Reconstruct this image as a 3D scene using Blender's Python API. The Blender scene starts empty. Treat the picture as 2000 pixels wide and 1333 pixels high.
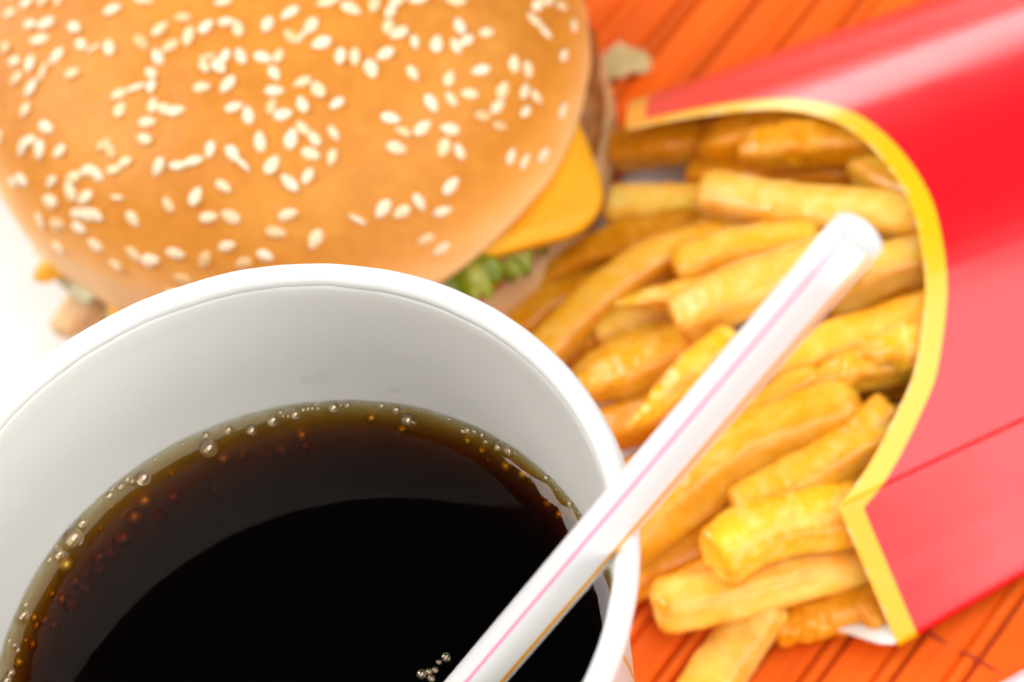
import bpy, bmesh, math, random
from mathutils import Vector, Matrix, noise

MM = 0.001
sc = bpy.context.scene
COL = sc.collection

# ------------------------------------------------------------------ camera
CAM_LOC = (35.04,-177.68,385.75)
CAM_RT = (0.96439,-0.21414,-0.15523)
CAM_UP = (0.26448,0.78082,0.56601)
CAM_FW = (0.0,0.58691,-0.80965)
cam = bpy.data.cameras.new('camera')
cam_ob = bpy.data.objects.new('camera', cam)
COL.objects.link(cam_ob)
_r, _u, _f = Vector(CAM_RT), Vector(CAM_UP), Vector(CAM_FW)
_m = Matrix((_r, _u, -_f)).transposed().to_4x4()
_m.translation = Vector(CAM_LOC) * MM
cam_ob.matrix_world = _m
cam.lens = 100
cam.sensor_width = 36
cam.clip_start = 0.01
cam.clip_end = 50
cam.dof.use_dof = True
cam.dof.focus_distance = 0.357
cam.dof.aperture_fstop = 18.5
sc.camera = cam_ob

# ------------------------------------------------------------------ world and lamps
w = bpy.data.worlds.new('World')
sc.world = w
w.use_nodes = True
w.node_tree.nodes['Background'].inputs[0].default_value = (1.0, 0.97, 0.93, 1)
w.node_tree.nodes['Background'].inputs[1].default_value = 0.09


def softbox(name, loc, aim, sx, sy, watts, col=(1, 1, 1)):
    l = bpy.data.lights.new(name, 'AREA')
    l.shape = 'RECTANGLE'
    l.size, l.size_y = sx, sy
    l.energy = watts
    l.color = col
    o = bpy.data.objects.new(name, l)
    COL.objects.link(o)
    o.location = loc
    d = Vector(aim) - Vector(loc)
    o.rotation_euler = d.to_track_quat('-Z', 'Y').to_euler()
    return o


softbox('overhead_softbox', (0.36, -0.22, 0.85), (0.08, 0.05, 0.03), 1.60, 0.62, 15.6, (1, 0.98, 0.95))
softbox('key_softbox', (-0.62, 0.42, 0.70), (0.03, 0.08, 0.03), 0.50, 0.50, 10.8, (1, 0.975, 0.94))
softbox('window_softbox', (-0.30, 1.12, 0.19), (0.0, 0.12, 0.03), 2.1, 0.28, 12.0, (1, 0.985, 0.96))
softbox('front_softbox', (0.34, -0.85, 0.16), (0.06, 0.05, 0.03), 0.9, 0.30, 6.5, (1, 0.97, 0.93))

sc.view_settings.view_transform = 'Standard'
sc.view_settings.look = 'None'
sc.view_settings.exposure = -0.24
sc.view_settings.gamma = 1.0
sc.view_settings.use_curve_mapping = False
sc.cycles.use_denoising = True
sc.cycles.max_bounces = 12
sc.cycles.diffuse_bounces = 5
sc.cycles.glossy_bounces = 6
sc.cycles.transmission_bounces = 10
sc.cycles.volume_bounces = 1
sc.cycles.caustics_refractive = True
sc.cycles.blur_glossy = 0.5

# ------------------------------------------------------------------ measured tables (millimetres, table top at z = 0)
CARTON_SECTION = [(0.0,12.21,7.0),(6.58,15.63,12.62),(13.14,19.01,18.25),(19.67,22.32,23.88),(26.18,25.6,29.5),(28.04,27.34,30.14),
    (31.75,30.8,31.49),(35.47,34.26,32.86),(39.18,37.74,34.15),(42.87,41.24,35.3),(46.54,44.78,36.25),(50.26,48.42,37.06),
    (53.99,52.09,37.73),(57.67,55.73,38.27),(61.24,59.28,38.66),(64.68,62.7,38.89),(68.08,66.1,38.93),(71.41,69.44,38.83),
    (74.62,72.63,38.61),(77.61,75.61,38.34),(80.32,78.31,38.05),(82.77,80.73,37.69),(85.02,82.94,37.26),(87.14,85.0,36.78),
    (89.2,87.0,36.27),(91.26,88.99,35.72),(93.28,90.91,35.12),(95.23,92.75,34.47),(97.11,94.51,33.81),(98.92,96.19,33.13),
    (100.65,97.79,32.47),(102.28,99.28,31.81),(103.84,100.69,31.15),(105.35,102.04,30.47),(106.84,103.35,29.77),(108.33,104.64,29.02),
    (109.78,105.87,28.24),(111.22,107.06,27.44),(112.65,108.23,26.62),(114.08,109.4,25.8),(115.52,110.6,25.0),(116.96,111.82,24.23),
    (118.4,113.03,23.46),(119.84,114.24,22.67),(121.28,115.42,21.84),(122.74,116.57,20.96),(124.19,117.72,20.06),(125.64,118.84,19.14),
    (127.12,119.94,18.15),(128.62,120.99,17.08),(130.19,122.0,15.88),(131.89,123.0,14.51),(133.65,123.97,13.04),(135.38,124.87,11.56),
    (136.99,125.66,10.15),(138.41,126.3,8.89),(139.66,126.78,7.74),(140.8,127.16,6.66),(141.9,127.48,5.6),(143.01,127.81,4.54),
    (143.59,128.0,4.0)]
CARTON_EDGE = [(0.0,81.22),(26.18,78.85),(28.64,83.6),(31.91,88.58),(35.8,93.42),(39.99,97.98),(45.59,101.93),(52.54,105.91),(59.57,108.52),
    (67.51,110.45),(75.95,110.73),(83.85,109.74),(90.32,107.95),(96.72,104.16),(101.32,99.54),(105.75,92.03),(109.6,84.18),(110.78,81.08),
    (112.24,78.13),(112.64,77.93),(143.59,86.93)]
CARTON_CREASE = 26.18
STRAW_TIP = (72.13,-5.72,150.59)
STRAW_END = (-17.3,-10.32,41.55)
FRIES = [("dark brown fry in shade at the carton's far front corner",0,'b',6.73,6.73,[(59.95,126.72,11.0),(68.64,123.23,13.0),
    (78.73,120.52,14.0)]),('upright looking brown fry behind the gnarled one under the yellow edge',0,'b',7.55,7.55,[(75.51,117.37,15.0),
    (80.47,115.06,20.0),(96.45,112.52,21.83)]),
    ('gnarled brown fry with knobbly tip just under the upper yellow edge',0,'r',6.73,6.32,[(78.65,107.9,25.0),(86.55,106.75,25.05),
    (100.84,103.0,25.18)]),('shaded fry lying directly above the long pale top fry',0,'b',6.12,6.12,[(71.26,115.86,12.0),
    (82.83,109.05,16.0),(100.08,102.19,18.0)]),
    ('tan fry half hidden under the yellow edge beside the straw tip',1,'b',8.16,7.14,[(97.73,102.43,21.0),(102.09,93.8,24.0),
    (110.28,84.99,25.55)]),('long pale blunt ended fry reaching right above the straw tip',2,'b',7.34,6.73,[(71.31,104.32,22.0),
    (83.04,94.83,25.0),(103.82,82.69,26.98)]),
    ('pale blunt fry pointing at the cheese corner of the burger',2,'b',7.14,6.73,[(56.51,112.98,13.0),(65.19,108.78,15.0),
    (76.34,104.4,16.0)]),("dull tapered fry touching the burger's lower bun",0,'p',7.34,6.94,[(40.24,104.58,9.0),(50.97,105.86,12.0),
    (70.74,103.28,15.0)]),('long slanting fry running up from the cup rim',1,'b',6.53,7.14,[(37.17,87.42,12.0),(49.35,93.71,15.0),
    (62.66,97.95,17.0),(73.36,95.84,18.0)]),('short orange fry low in the gap beside the cup rim',0,'b',6.32,6.32,[(42.0,92.36,8.0),
    (52.79,89.39,10.0),(66.37,88.3,11.0)]),
    ('golden round ended fry lying left of the straw near its tip',1,'b',7.14,6.73,[(63.62,91.02,20.0),(73.3,90.69,23.0),
    (85.82,86.9,25.0)]),('thin crisp spike of a fry with a pale tip',3,'p',3.88,4.28,[(52.09,89.25,20.0),(59.46,86.39,22.0),
    (72.23,83.66,23.0)]),('bright pale blunt fry on top of the pile left of the straw',2,'b',7.75,7.34,[(60.66,77.94,26.0),
    (70.49,78.19,29.0),(87.13,78.64,31.0)]),('bright yellow fry right of the straw just below its tip',2,'b',7.14,6.73,[(83.7,77.36,22.0),
    (93.16,77.82,26.0),(105.97,76.5,26.4)]),
    ('shadowed amber fry right of the straw below the bright yellow one',0,'b',6.94,6.73,[(78.35,75.02,15.0),(90.58,76.0,19.0),
    (104.77,73.24,22.0)]),('ragged golden fry crossing out from behind the cup rim',1,'r',7.55,6.94,[(42.96,76.97,16.0),(51.73,77.53,18.0),
    (67.76,77.77,19.0)]),('spiky bright yellow crisp fry half covered by the straw',3,'p',5.1,5.3,[(48.72,62.96,24.0),(57.37,66.28,27.0),
    (68.45,71.0,28.0)]),('orange fry deep under the spiky yellow crisp',0,'b',7.14,6.94,[(42.83,72.3,11.0),(53.64,70.91,13.0),
    (69.11,72.17,14.0)]),('long fry emerging from under the straw toward the carton middle',1,'b',6.53,6.53,[(63.45,68.23,18.0),
    (78.77,68.82,22.0),(101.55,67.99,25.0)]),
    ('short ragged fry with torn tip in the middle right of the pile',1,'r',6.12,5.92,[(78.26,63.88,21.0),(85.0,61.79,24.0),
    (98.97,59.84,25.0)]),('chunky torn ended fry against the yellow edge',3,'r',7.55,7.34,[(85.94,63.3,27.0),(90.85,61.46,26.11),
    (101.32,61.62,25.0)]),('thickest golden fry lying right of the straw beside the cup rim',1,'b',9.59,8.57,[(41.76,48.54,15.0),
    (61.9,55.55,20.0),(83.54,57.27,22.0)]),
    ('stubby round ended fry poking up beside the lower yellow edge',1,'b',5.71,5.71,[(87.23,53.49,25.0),(80.94,50.47,23.0),
    (72.93,46.36,19.0)]),('curved golden fry leading down from the lower yellow edge',1,'b',7.14,6.73,[(60.9,45.85,20.0),(72.64,47.36,22.0),
    (82.9,49.53,23.0),(90.8,49.32,23.0)]),("big blunt crusty fry in front of the carton's near corner",3,'b',8.77,7.96,[(55.06,36.43,24.0),
    (63.49,39.85,23.0),(79.32,41.15,18.0)]),('dark brown fry in the crevice beside the thickest fry',0,'r',5.3,5.3,[(61.53,53.42,12.0),
    (69.03,53.6,15.0),(82.95,53.35,18.0)]),("long straight pale fry lowest at the carton's near corner",2,'b',7.34,6.94,[(45.35,35.52,16.5),
    (59.26,35.66,15.0),(81.89,37.79,10.0)]),('orange fry under the thickest one beside the cup',0,'b',8.16,7.34,[(38.63,45.61,9.0),
    (51.41,46.95,11.0),(67.6,49.07,13.0)]),('pale fry dropping off the pile onto the mat at the bottom',2,'b',8.36,6.73,[(44.12,20.88,6.0),
    (54.66,30.51,6.3),(62.07,35.58,11.0)]),('brown stub of fry lying on the mat by the white flap',0,'r',6.53,6.32,[(61.86,32.0,6.06),
    (68.83,32.46,6.2),(78.62,32.81,6.8)]),("brown fry tucked inside the carton's near corner",0,'b',6.73,6.32,[(74.53,29.93,6.5),
    (79.35,32.58,6.8),(90.48,34.68,7.5)]),('amber fry at the bottom of the heap beside the cup wall',0,'b',6.94,6.73,[(41.24,64.42,7.0),
    (52.98,64.25,7.5),(70.21,65.61,9.0)]),('deep orange fry beneath the ragged middle fries',0,'b',6.94,6.73,[(67.61,64.61,11.0),
    (78.98,65.82,14.0),(98.04,62.87,17.0)]),('buried fry under the chunky torn ended one',0,'b',6.94,6.73,[(82.15,78.06,9.0),
    (91.94,76.01,13.0),(104.72,73.61,16.0)]),
    ('orange fry beneath the golden round ended fry left of the straw',0,'b',6.73,6.53,[(57.63,94.5,11.0),(69.86,94.2,13.0),
    (88.5,92.7,15.0)]),('buried fry behind the long pale top fry in the carton',0,'b',6.73,6.53,[(78.04,99.23,12.0),(89.22,95.42,14.0),
    (107.36,87.03,18.0)]),('orange fry low between the pale long fry and the crusty one',0,'b',6.73,6.53,[(54.74,39.21,8.0),
    (66.41,39.92,10.0),(84.01,39.01,13.0)]),("slim golden fry crossing beneath the straw's middle",1,'b',5.71,5.71,[(48.8,57.94,17.0),
    (61.85,61.43,20.0),(79.2,64.87,21.0)]),('slim pale fry low between the slanting fry and the spike',2,'b',5.51,5.51,[(48.46,89.93,12.0),
    (59.32,89.55,14.0),(73.05,89.43,15.0)]),
    ('narrow golden fry between the long pale top fry and the round ended one',1,'p',5.51,5.51,[(62.79,102.74,15.0),(73.27,98.7,18.0),
    (94.26,87.95,21.0)]),('slim amber fry between the crusty fry and the long straight one',1,'b',5.51,5.51,[(49.79,40.27,12.0),
    (62.03,40.63,13.0),(79.75,41.01,12.0)]),
    ('shadowed fry beneath the long slanting one beside the burger',0,'b',6.32,6.12,[(35.3,98.77,6.0),(46.1,103.08,7.0),
    (66.21,105.13,9.0)]),('thin golden fry low beside the ragged fry at the cup rim',1,'p',4.9,4.9,[(41.89,84.44,11.0),(53.07,85.53,13.0),
    (67.68,85.64,14.0)]),("thin amber fry in the gap under the thickest fry's middle",0,'b',5.1,5.1,[(50.06,55.36,9.0),(61.11,55.86,11.0),
    (76.35,56.91,13.0)]),("brown fry wedged behind the near corner's crusty fry",0,'b',6.73,6.53,[(65.87,48.68,13.0),(77.07,47.26,17.0),
    (89.34,44.74,22.0)])]
SEEDS = [(-29.3,160.15,-1.0,0),(-26.56,154.45,-0.38,0),(-29.93,155.07,-0.5,0),(-26.51,148.98,-0.54,0),(-23.88,147.41,-0.04,0),
    (-25.43,144.94,-0.26,0),(-23.55,153.31,1.31,0),(-21.01,151.26,1.16,0),(-31.59,148.17,-0.93,0),(-30.32,144.09,-0.37,0),
    (-27.72,141.46,1.23,0),(-22.97,139.74,0.31,0),(-30.51,140.87,0.48,0),(-28.19,137.04,0.47,0),(-25.66,138.33,0.68,1),
    (-34.19,148.64,1.5,0),(-30.09,134.21,0.47,0),(-26.95,128.57,-0.82,0),(-25.7,123.78,0.0,0),(-30.24,128.97,-0.51,0),(-31.96,129.37,0.5,0),
    (-29.0,126.37,0.97,0),(-36.31,135.41,0.2,0),(-35.48,142.11,1.4,0),(-19.12,143.45,-0.97,0),(-18.53,139.39,-1.16,0),
    (-16.57,137.38,0.03,1),(-14.06,136.2,-1.51,0),(-12.31,143.36,-0.2,0),(-7.12,142.96,-0.69,0),(-20.82,134.81,-0.26,0),
    (-8.82,134.74,-1.13,0),(-5.49,135.95,0.63,0),(-4.51,132.35,0.39,0),(-1.56,136.82,-0.35,0),(-6.76,131.13,-1.46,0),(-8.35,128.7,-1.06,0),
    (-8.7,126.18,1.21,0),(-11.05,127.02,0.03,1),(-14.11,127.11,0.15,0),(-14.43,124.49,1.11,0),(-9.07,122.78,1.21,0),(-7.44,121.38,-0.9,0),
    (-5.76,120.15,-0.08,0),(-10.53,120.39,-0.3,0),(-11.57,117.88,-0.73,0),(-1.27,132.83,1.12,0),(1.78,133.37,0.46,0),(5.08,133.17,-0.13,0),
    (6.61,131.31,-1.6,0),(5.18,137.52,0.11,0),(11.2,130.45,1.11,0),(15.09,131.51,0.46,0),(14.4,126.78,-1.08,0),(17.84,127.71,0.95,0),
    (16.12,126.24,0.83,1),(18.72,124.01,0.23,0),(21.87,131.69,0.11,0),(24.46,129.42,-0.76,0),(21.07,120.86,1.25,0),(23.16,120.36,1.35,0),
    (0.21,125.77,-1.32,0),(1.14,127.44,-0.08,1),(2.45,124.95,-1.21,0),(3.12,121.54,0.62,0),(-0.88,122.36,-0.19,0),(3.66,126.42,0.96,0),
    (6.02,125.83,-1.47,0),(9.44,124.4,-0.75,0),(11.79,123.81,1.11,0),(10.57,120.81,-1.32,0),(9.92,117.81,-0.35,0),(8.97,115.46,1.1,0),
    (10.35,113.54,-0.12,0),(3.26,117.35,-0.08,0),(5.09,115.35,-1.75,0),(14.43,118.05,0.11,0),(16.46,116.32,-1.29,0),(13.57,114.33,-1.48,0),
    (18.7,113.46,0.45,0),(12.7,110.73,-1.19,0),(14.0,108.83,-1.29,0),(17.06,109.14,-1.25,0),(10.6,109.61,1.1,0),(12.94,106.72,-0.71,0),
    (15.86,105.76,1.1,0),(5.9,110.6,-1.75,0),(-1.93,112.07,1.11,0),(-18.27,120.58,0.43,0),(-17.43,119.21,-1.46,0),(-17.6,116.1,-0.24,0),
    (-15.49,116.11,-0.08,0),(-20.55,117.36,-1.29,0),(-21.91,118.62,0.0,0),(-24.32,119.03,0.02,0),(-25.54,117.76,-1.7,0),
    (-23.43,115.63,0.25,0),(-10.44,112.83,0.67,0),(-7.61,111.68,-0.39,0),(-4.71,111.28,-0.03,0),(-5.96,111.37,-0.08,1),
    (1.34,110.21,-1.38,0),(2.62,107.98,-1.19,1),(6.74,106.6,0.82,0),(8.66,103.5,-1.1,0),(11.53,103.7,0.89,0),(-1.29,106.15,-0.98,0),
    (-5.95,106.57,0.89,0),(-10.45,107.4,-1.47,0),(-16.58,108.59,-1.55,0),(-18.21,112.35,-0.48,1),(-28.27,120.97,0.25,0),
    (-29.37,119.22,-0.49,0),(-33.48,125.81,-0.74,0),(-35.39,127.67,-1.12,0),(-32.23,119.52,-2.27,0),(-29.27,116.5,0.02,0),
    (-25.76,113.43,-0.8,0),(-25.16,114.68,-0.19,0),(-23.53,113.45,-0.37,0),(-22.32,112.44,-0.97,0),(-23.91,110.08,-1.51,0),
    (-30.44,115.54,-0.89,0),(-4.8,103.37,-0.18,0),(-1.48,102.21,-0.89,0),(7.16,99.94,0.15,0),(4.62,98.51,-0.57,0),(10.12,96.49,0.98,0),
    (-3.2,99.45,0.09,0),(-18.01,105.33,-1.5,0),(-15.67,103.28,-0.18,0),(-21.55,106.5,-1.22,0),(-11.42,102.04,-0.63,0),(-7.32,99.67,0.93,0),
    (2.07,96.85,-0.89,0),(-1.57,97.2,0.32,0),(-11.6,99.77,-1.02,0),(-13.79,99.85,-0.46,0),(20.94,131.75,0.11,0),(28.13,129.27,1.1,0),
    (30.41,127.77,0.93,0),(31.73,129.23,0.3,0),(29.37,124.74,1.17,0),(30.71,123.32,0.34,0),(32.67,121.41,-1.65,0),(35.93,120.84,1.26,0),
    (40.11,123.79,-1.58,0),(38.68,120.27,-1.35,0),(40.42,121.09,0.5,0),(43.83,122.5,0.21,0),(40.61,128.44,-0.21,0),(35.09,129.19,0.03,0),
    (53.15,129.45,0.68,0),(54.96,131.02,0.88,0),(56.75,131.16,0.19,0),(51.84,126.26,-0.55,0),(52.94,124.88,-0.56,0),(27.87,120.19,0.34,0),
    (25.13,117.91,-1.57,0),(31.14,116.24,-1.3,0),(36.36,114.84,1.09,0),(41.44,116.12,0.09,0),(46.76,117.97,-1.58,0),(48.59,117.6,-1.46,0),
    (38.74,112.42,-0.26,0),(35.78,111.61,-1.01,0),(43.91,113.61,1.08,0),(32.68,111.07,-1.24,0),(39.77,109.53,-0.3,0),(42.45,111.15,0.61,0),
    (47.16,114.26,1.16,0),(48.72,114.17,-0.61,0),(46.39,111.49,0.52,0),(41.97,108.66,-0.43,0),(30.39,107.7,0.54,0),(26.11,109.65,-0.51,0),
    (27.35,107.4,-0.68,0),(25.74,105.33,-0.57,0),(34.37,107.37,-0.34,0),(32.76,104.98,1.1,0),(34.86,104.61,-1.24,0),(42.34,105.57,-1.43,0),
    (44.28,105.98,-1.71,0),(47.37,108.07,0.8,0),(54.94,122.7,0.61,0),(57.87,129.01,1.16,0),(32.17,100.65,0.89,0),(26.84,98.81,-1.15,0),
    (21.23,98.47,0.86,0),(23.88,97.98,0.38,0),(29.92,98.09,-0.2,0),(17.12,97.6,-1.01,1),(26.24,95.7,0.27,0),(28.05,95.38,0.51,0),
    (52.39,115.02,1.06,0),(50.92,163.77,2.11,0),(17.95,182.93,0.78,0),(5.82,146.76,1.9,0),(13.68,145.8,1.63,0),(18.63,186.75,1.84,0),
    (31.32,140.33,1.5,0),(19.87,173.31,2.79,0),(42.29,156.45,2.01,0),(-9.69,168.05,0.21,0),(43.02,144.71,0.72,0),(22.91,149.64,2.72,0),
    (-10.65,159.53,0.16,0),(47.68,153.47,1.55,0),(32.99,135.15,2.63,0),(17.96,153.32,1.28,0),(28.28,149.08,0.4,0),(24.81,168.09,2.08,0),
    (22.61,156.5,2.49,0),(-14.02,153.71,1.73,0),(-9.59,172.44,2.03,0),(13.46,163.24,2.68,0),(3.84,167.69,2.03,0),(52.79,158.99,0.51,0),
    (40.85,167.54,2.47,0),(10.15,137.87,0.06,0),(54.65,135.34,2.77,0),(37.64,150.68,2.92,0),(31.7,176.21,0.46,0),(-0.39,170.23,0.74,0),
    (28.53,135.55,2.28,0),(27.97,169.65,0.64,0),(-5.45,181.23,2.78,0),(32.63,161.29,0.54,0),(15.33,158.88,0.49,0),(-21.75,172.86,2.44,0),
    (47.06,161.68,1.92,0),(31.89,181.99,3.09,0),(56.47,140.36,1.34,0),(33.38,152.28,0.44,0),(0.48,185.12,1.64,0),(39.7,148.08,2.66,0),
    (32.0,156.86,1.98,0),(41.51,153.48,1.47,0),(1.86,177.15,0.6,0),(49.23,148.36,0.25,0),(24.88,146.97,0.67,0),(8.47,169.19,1.83,0),
    (-2.63,148.06,1.93,0),(34.85,172.3,2.62,0),(22.14,163.18,3.11,0),(55.85,146.62,0.54,0),(2.35,158.61,1.09,0),(27.45,164.4,2.35,0),
    (-18.27,168.49,2.22,0),(8.84,142.23,0.51,0),(23.61,136.21,0.47,0),(-17.03,162.11,0.4,0),(27.89,143.36,2.19,0),(13.99,179.54,2.33,0),
    (35.79,155.56,0.66,0),(-25.32,164.56,2.84,0),(37.24,135.77,1.57,0),(34.75,140.99,1.18,0),(44.95,148.87,2.78,0),(-23.64,169.06,2.7,0),
    (-14.12,149.63,2.32,0),(-15.71,174.23,1.64,0),(10.46,186.79,0.02,0),(-23.26,157.74,2.21,0),(16.88,171.15,2.76,0),(13.4,185.15,0.96,0),
    (-11.3,177.61,1.93,0),(23.38,179.21,1.38,0),(28.01,184.47,0.1,0),(-13.44,164.77,1.25,0),(42.81,134.7,1.18,0),(12.24,157.74,1.24,0),
    (-3.5,153.29,0.98,0),(-9.72,155.99,0.64,0),(36.65,176.35,0.9,0),(9.11,182.31,0.81,0),(-21.41,165.08,2.23,0),(15.13,139.79,0.71,0),
    (28.02,176.77,1.09,0),(35.54,178.95,0.35,0),(36.84,167.65,3.1,0),(7.82,186.03,0.76,0),(1.42,145.07,2.71,0),(50.14,135.73,0.67,0),
    (27.61,158.08,2.23,0),(5.81,162.75,0.65,0)]
BUN = (11.1,141.6,49.6,34.0,25.5)
BUBBLES = [(-25.56,27.64,86.43,1.33,0),(-24.08,29.5,86.5,0.63,0),(-27.64,25.94,86.3,0.63,0),(-28.96,25.47,86.4,0.35,0),
    (-27.76,26.1,82.84,1.15,1),(-15.49,34.08,86.02,0.99,0),(-16.89,33.87,86.32,0.32,0),(-17.46,34.28,86.41,0.39,0),
    (-18.45,33.47,86.42,0.42,0),(-20.06,32.6,86.44,0.46,0),(-19.61,33.47,86.35,0.21,0),(-16.73,33.91,80.15,1.26,1),
    (-13.35,35.2,76.27,1.16,1),(-18.62,32.7,78.34,1.33,1),(-15.9,33.96,73.83,1.12,1),(-20.93,31.09,76.17,1.33,1),
    (-22.88,29.98,74.81,0.94,1),(-24.33,29.11,76.43,0.83,1),(-24.61,28.57,73.99,0.9,1),(-26.47,27.46,75.8,0.52,1),
    (-27.66,26.07,77.33,0.83,1),(-27.21,26.28,73.7,0.76,1),(-30.46,23.5,80.67,0.59,1),(-29.76,23.59,78.14,0.9,1),
    (-29.01,23.92,74.42,1.03,1),(-32.09,20.87,78.67,0.62,1),(-31.53,21.22,75.68,0.69,1),(-32.92,19.99,82.2,0.62,1),
    (-33.07,19.54,80.66,0.62,1),(-33.28,18.5,86.26,0.62,0),(-32.76,19.83,86.4,0.35,0),(-6.54,36.22,85.59,1.24,0),(-6.42,37.71,86.43,0.43,0),
    (-3.44,37.62,86.39,0.5,0),(-0.61,37.14,85.58,0.78,0),(2.41,37.48,86.05,0.78,0),(5.44,37.31,86.17,0.64,0),(10.51,36.52,86.53,0.71,0),
    (12.36,36.42,86.41,0.39,0),(5.22,37.62,79.79,1.06,1),(5.15,37.51,76.18,0.88,1),(1.77,37.89,76.45,0.85,1),(0.3,38.06,75.82,0.63,1),
    (-3.01,38.09,77.9,0.64,1),(-5.63,37.59,79.16,0.99,1),(-8.6,37.08,75.83,0.63,1),(-8.69,37.05,73.39,0.49,1),(-12.47,36.5,81.05,0.46,1),
    (-8.03,37.0,71.4,0.49,1),(-35.71,14.08,82.1,0.75,1),(-35.98,11.15,85.58,0.54,0),(-36.57,10.07,85.81,0.61,0),(-34.08,17.32,79.66,0.75,1),
    (-34.56,17.27,81.56,0.45,1),(-35.02,14.77,85.82,0.27,0),(-34.74,14.2,85.39,0.27,0),(-35.42,15.31,86.36,0.24,0),
    (-13.46,36.23,86.35,0.21,0),(-10.73,37.03,86.34,0.18,0),(-9.62,37.45,86.34,0.18,0),(-5.67,38.47,86.34,0.18,0),(-4.46,38.5,86.34,0.18,0),
    (3.68,38.15,86.37,0.28,0),(3.85,37.64,86.11,0.21,0),(4.46,37.51,86.0,0.25,0),(6.62,37.57,86.37,0.28,0),(7.26,37.5,86.39,0.32,0),
    (7.8,37.45,86.37,0.28,0),(8.56,37.13,86.36,0.25,0),(8.36,37.89,86.34,0.18,0),(11.48,36.68,86.35,0.21,0),(-20.78,32.85,82.94,0.28,1),
    (-22.87,31.18,80.86,0.39,1),(-27.9,27.12,86.35,0.21,0),(-22.7,31.71,86.34,0.18,0),(-21.78,32.57,86.34,0.18,0),
    (14.82,35.57,83.11,0.71,1),(16.63,34.84,86.41,0.39,0),(18.35,33.6,86.46,0.53,0),(19.4,32.05,85.75,0.88,0),(18.35,33.58,81.3,0.84,1),
    (25.94,27.93,86.05,0.35,0),(26.57,27.59,86.41,0.42,0),(27.43,27.08,86.4,0.35,0),(28.22,26.28,86.4,0.35,0),(28.46,25.46,86.01,0.31,0),
    (29.77,24.01,86.14,0.49,0),(30.99,22.81,86.47,0.56,0),(32.15,21.04,82.64,0.76,1),(26.35,28.23,82.92,0.56,1),(27.83,26.6,82.01,0.63,1),
    (28.28,26.09,79.83,0.49,1),(30.33,23.39,81.74,0.83,1),(34.7,17.46,86.41,0.38,0),(34.3,16.93,80.08,0.75,1),(35.42,14.47,80.98,0.82,1),
    (33.95,18.14,80.17,0.48,1),(35.49,15.48,86.27,0.21,0),(36.67,12.78,86.39,0.38,0),(23.31,31.33,86.34,0.18,0),(24.58,30.13,86.34,0.18,0),
    (21.15,32.64,86.34,0.18,0),(13.92,36.43,86.34,0.18,0),(13.72,-4.02,84.59,0.6,0),(14.64,-3.92,84.51,0.4,0),(15.41,-3.91,84.51,0.4,0),
    (17.07,-2.62,84.59,0.6,0),(16.06,-2.95,84.49,0.33,0),(14.75,-4.93,84.54,0.46,0)]
LIQUID = (86.37,39.35)


# ------------------------------------------------------------------ helpers
def link(name, verts, faces, mat=None, parent=None, smooth=True, mats=None):
    me = bpy.data.meshes.new(name)
    me.from_pydata([tuple(c * MM for c in v) for v in verts], [], faces)
    me.update()
    if mats:
        for m in mats:
            me.materials.append(m)
    elif mat:
        me.materials.append(mat)
    if smooth:
        me.polygons.foreach_set('use_smooth', [True] * len(me.polygons))
    o = bpy.data.objects.new(name, me)
    COL.objects.link(o)
    if parent:
        o.parent = parent
    return o


def thing(name, label, cat, group=None):
    o = bpy.data.objects.new(name, None)
    o.empty_display_size = 0.01
    COL.objects.link(o)
    return tag(o, label, cat, group)


def tag(o, label, cat, group=None):
    o['label'] = label
    o['category'] = cat
    if group:
        o['group'] = group
    return o


def lathe(profile, n=128, close=False, wob=None):
    v, f = [], []
    m = len(profile)
    for i in range(n):
        a = 2 * math.pi * i / n
        for j, (r, z) in enumerate(profile):
            rr, zz = wob(a, j, r, z) if wob else (r, z)
            v.append((rr * math.cos(a), rr * math.sin(a), zz))
    for i in range(n):
        for j in range(m if close else m - 1):
            j2 = (j + 1) % m
            a, b = i * m, ((i + 1) % n) * m
            f.append((a + j, b + j, b + j2, a + j2))
    return v, f


def lerp_table(tab, x, c=1):
    if x <= tab[0][0]:
        return tab[0][c]
    for a, b in zip(tab, tab[1:]):
        if x <= b[0]:
            k = (x - a[0]) / (b[0] - a[0])
            return a[c] + (b[c] - a[c]) * k
    return tab[-1][c]


def spline(P, n):
    """Catmull-Rom through P, n samples by rough arc length."""
    P = [Vector(p) for p in P]
    Q = [P[0] * 2 - P[1]] + P + [P[-1] * 2 - P[-2]]
    out = []
    for i in range(1, len(Q) - 2):
        a, b, c, d = Q[i - 1:i + 3]
        for k in range(24):
            t = k / 24
            out.append(0.5 * (2 * b + (c - a) * t + (2 * a - 5 * b + 4 * c - d) * t * t + (3 * b - a - 3 * c + d) * t ** 3))
    out.append(P[-1])
    L = [0]
    for a, b in zip(out, out[1:]):
        L.append(L[-1] + (b - a).length)
    res = []
    j = 0
    for i in range(n):
        x = L[-1] * i / (n - 1)
        while j < len(L) - 2 and L[j + 1] < x:
            j += 1
        k = (x - L[j]) / max(L[j + 1] - L[j], 1e-9)
        res.append(out[j].lerp(out[j + 1], k))
    return res, L[-1]


def fbm(x, y, z, o=3):
    return noise.fractal(Vector((x, y, z)), 0.9, 2.0, o, noise_basis='PERLIN_ORIGINAL')


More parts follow.
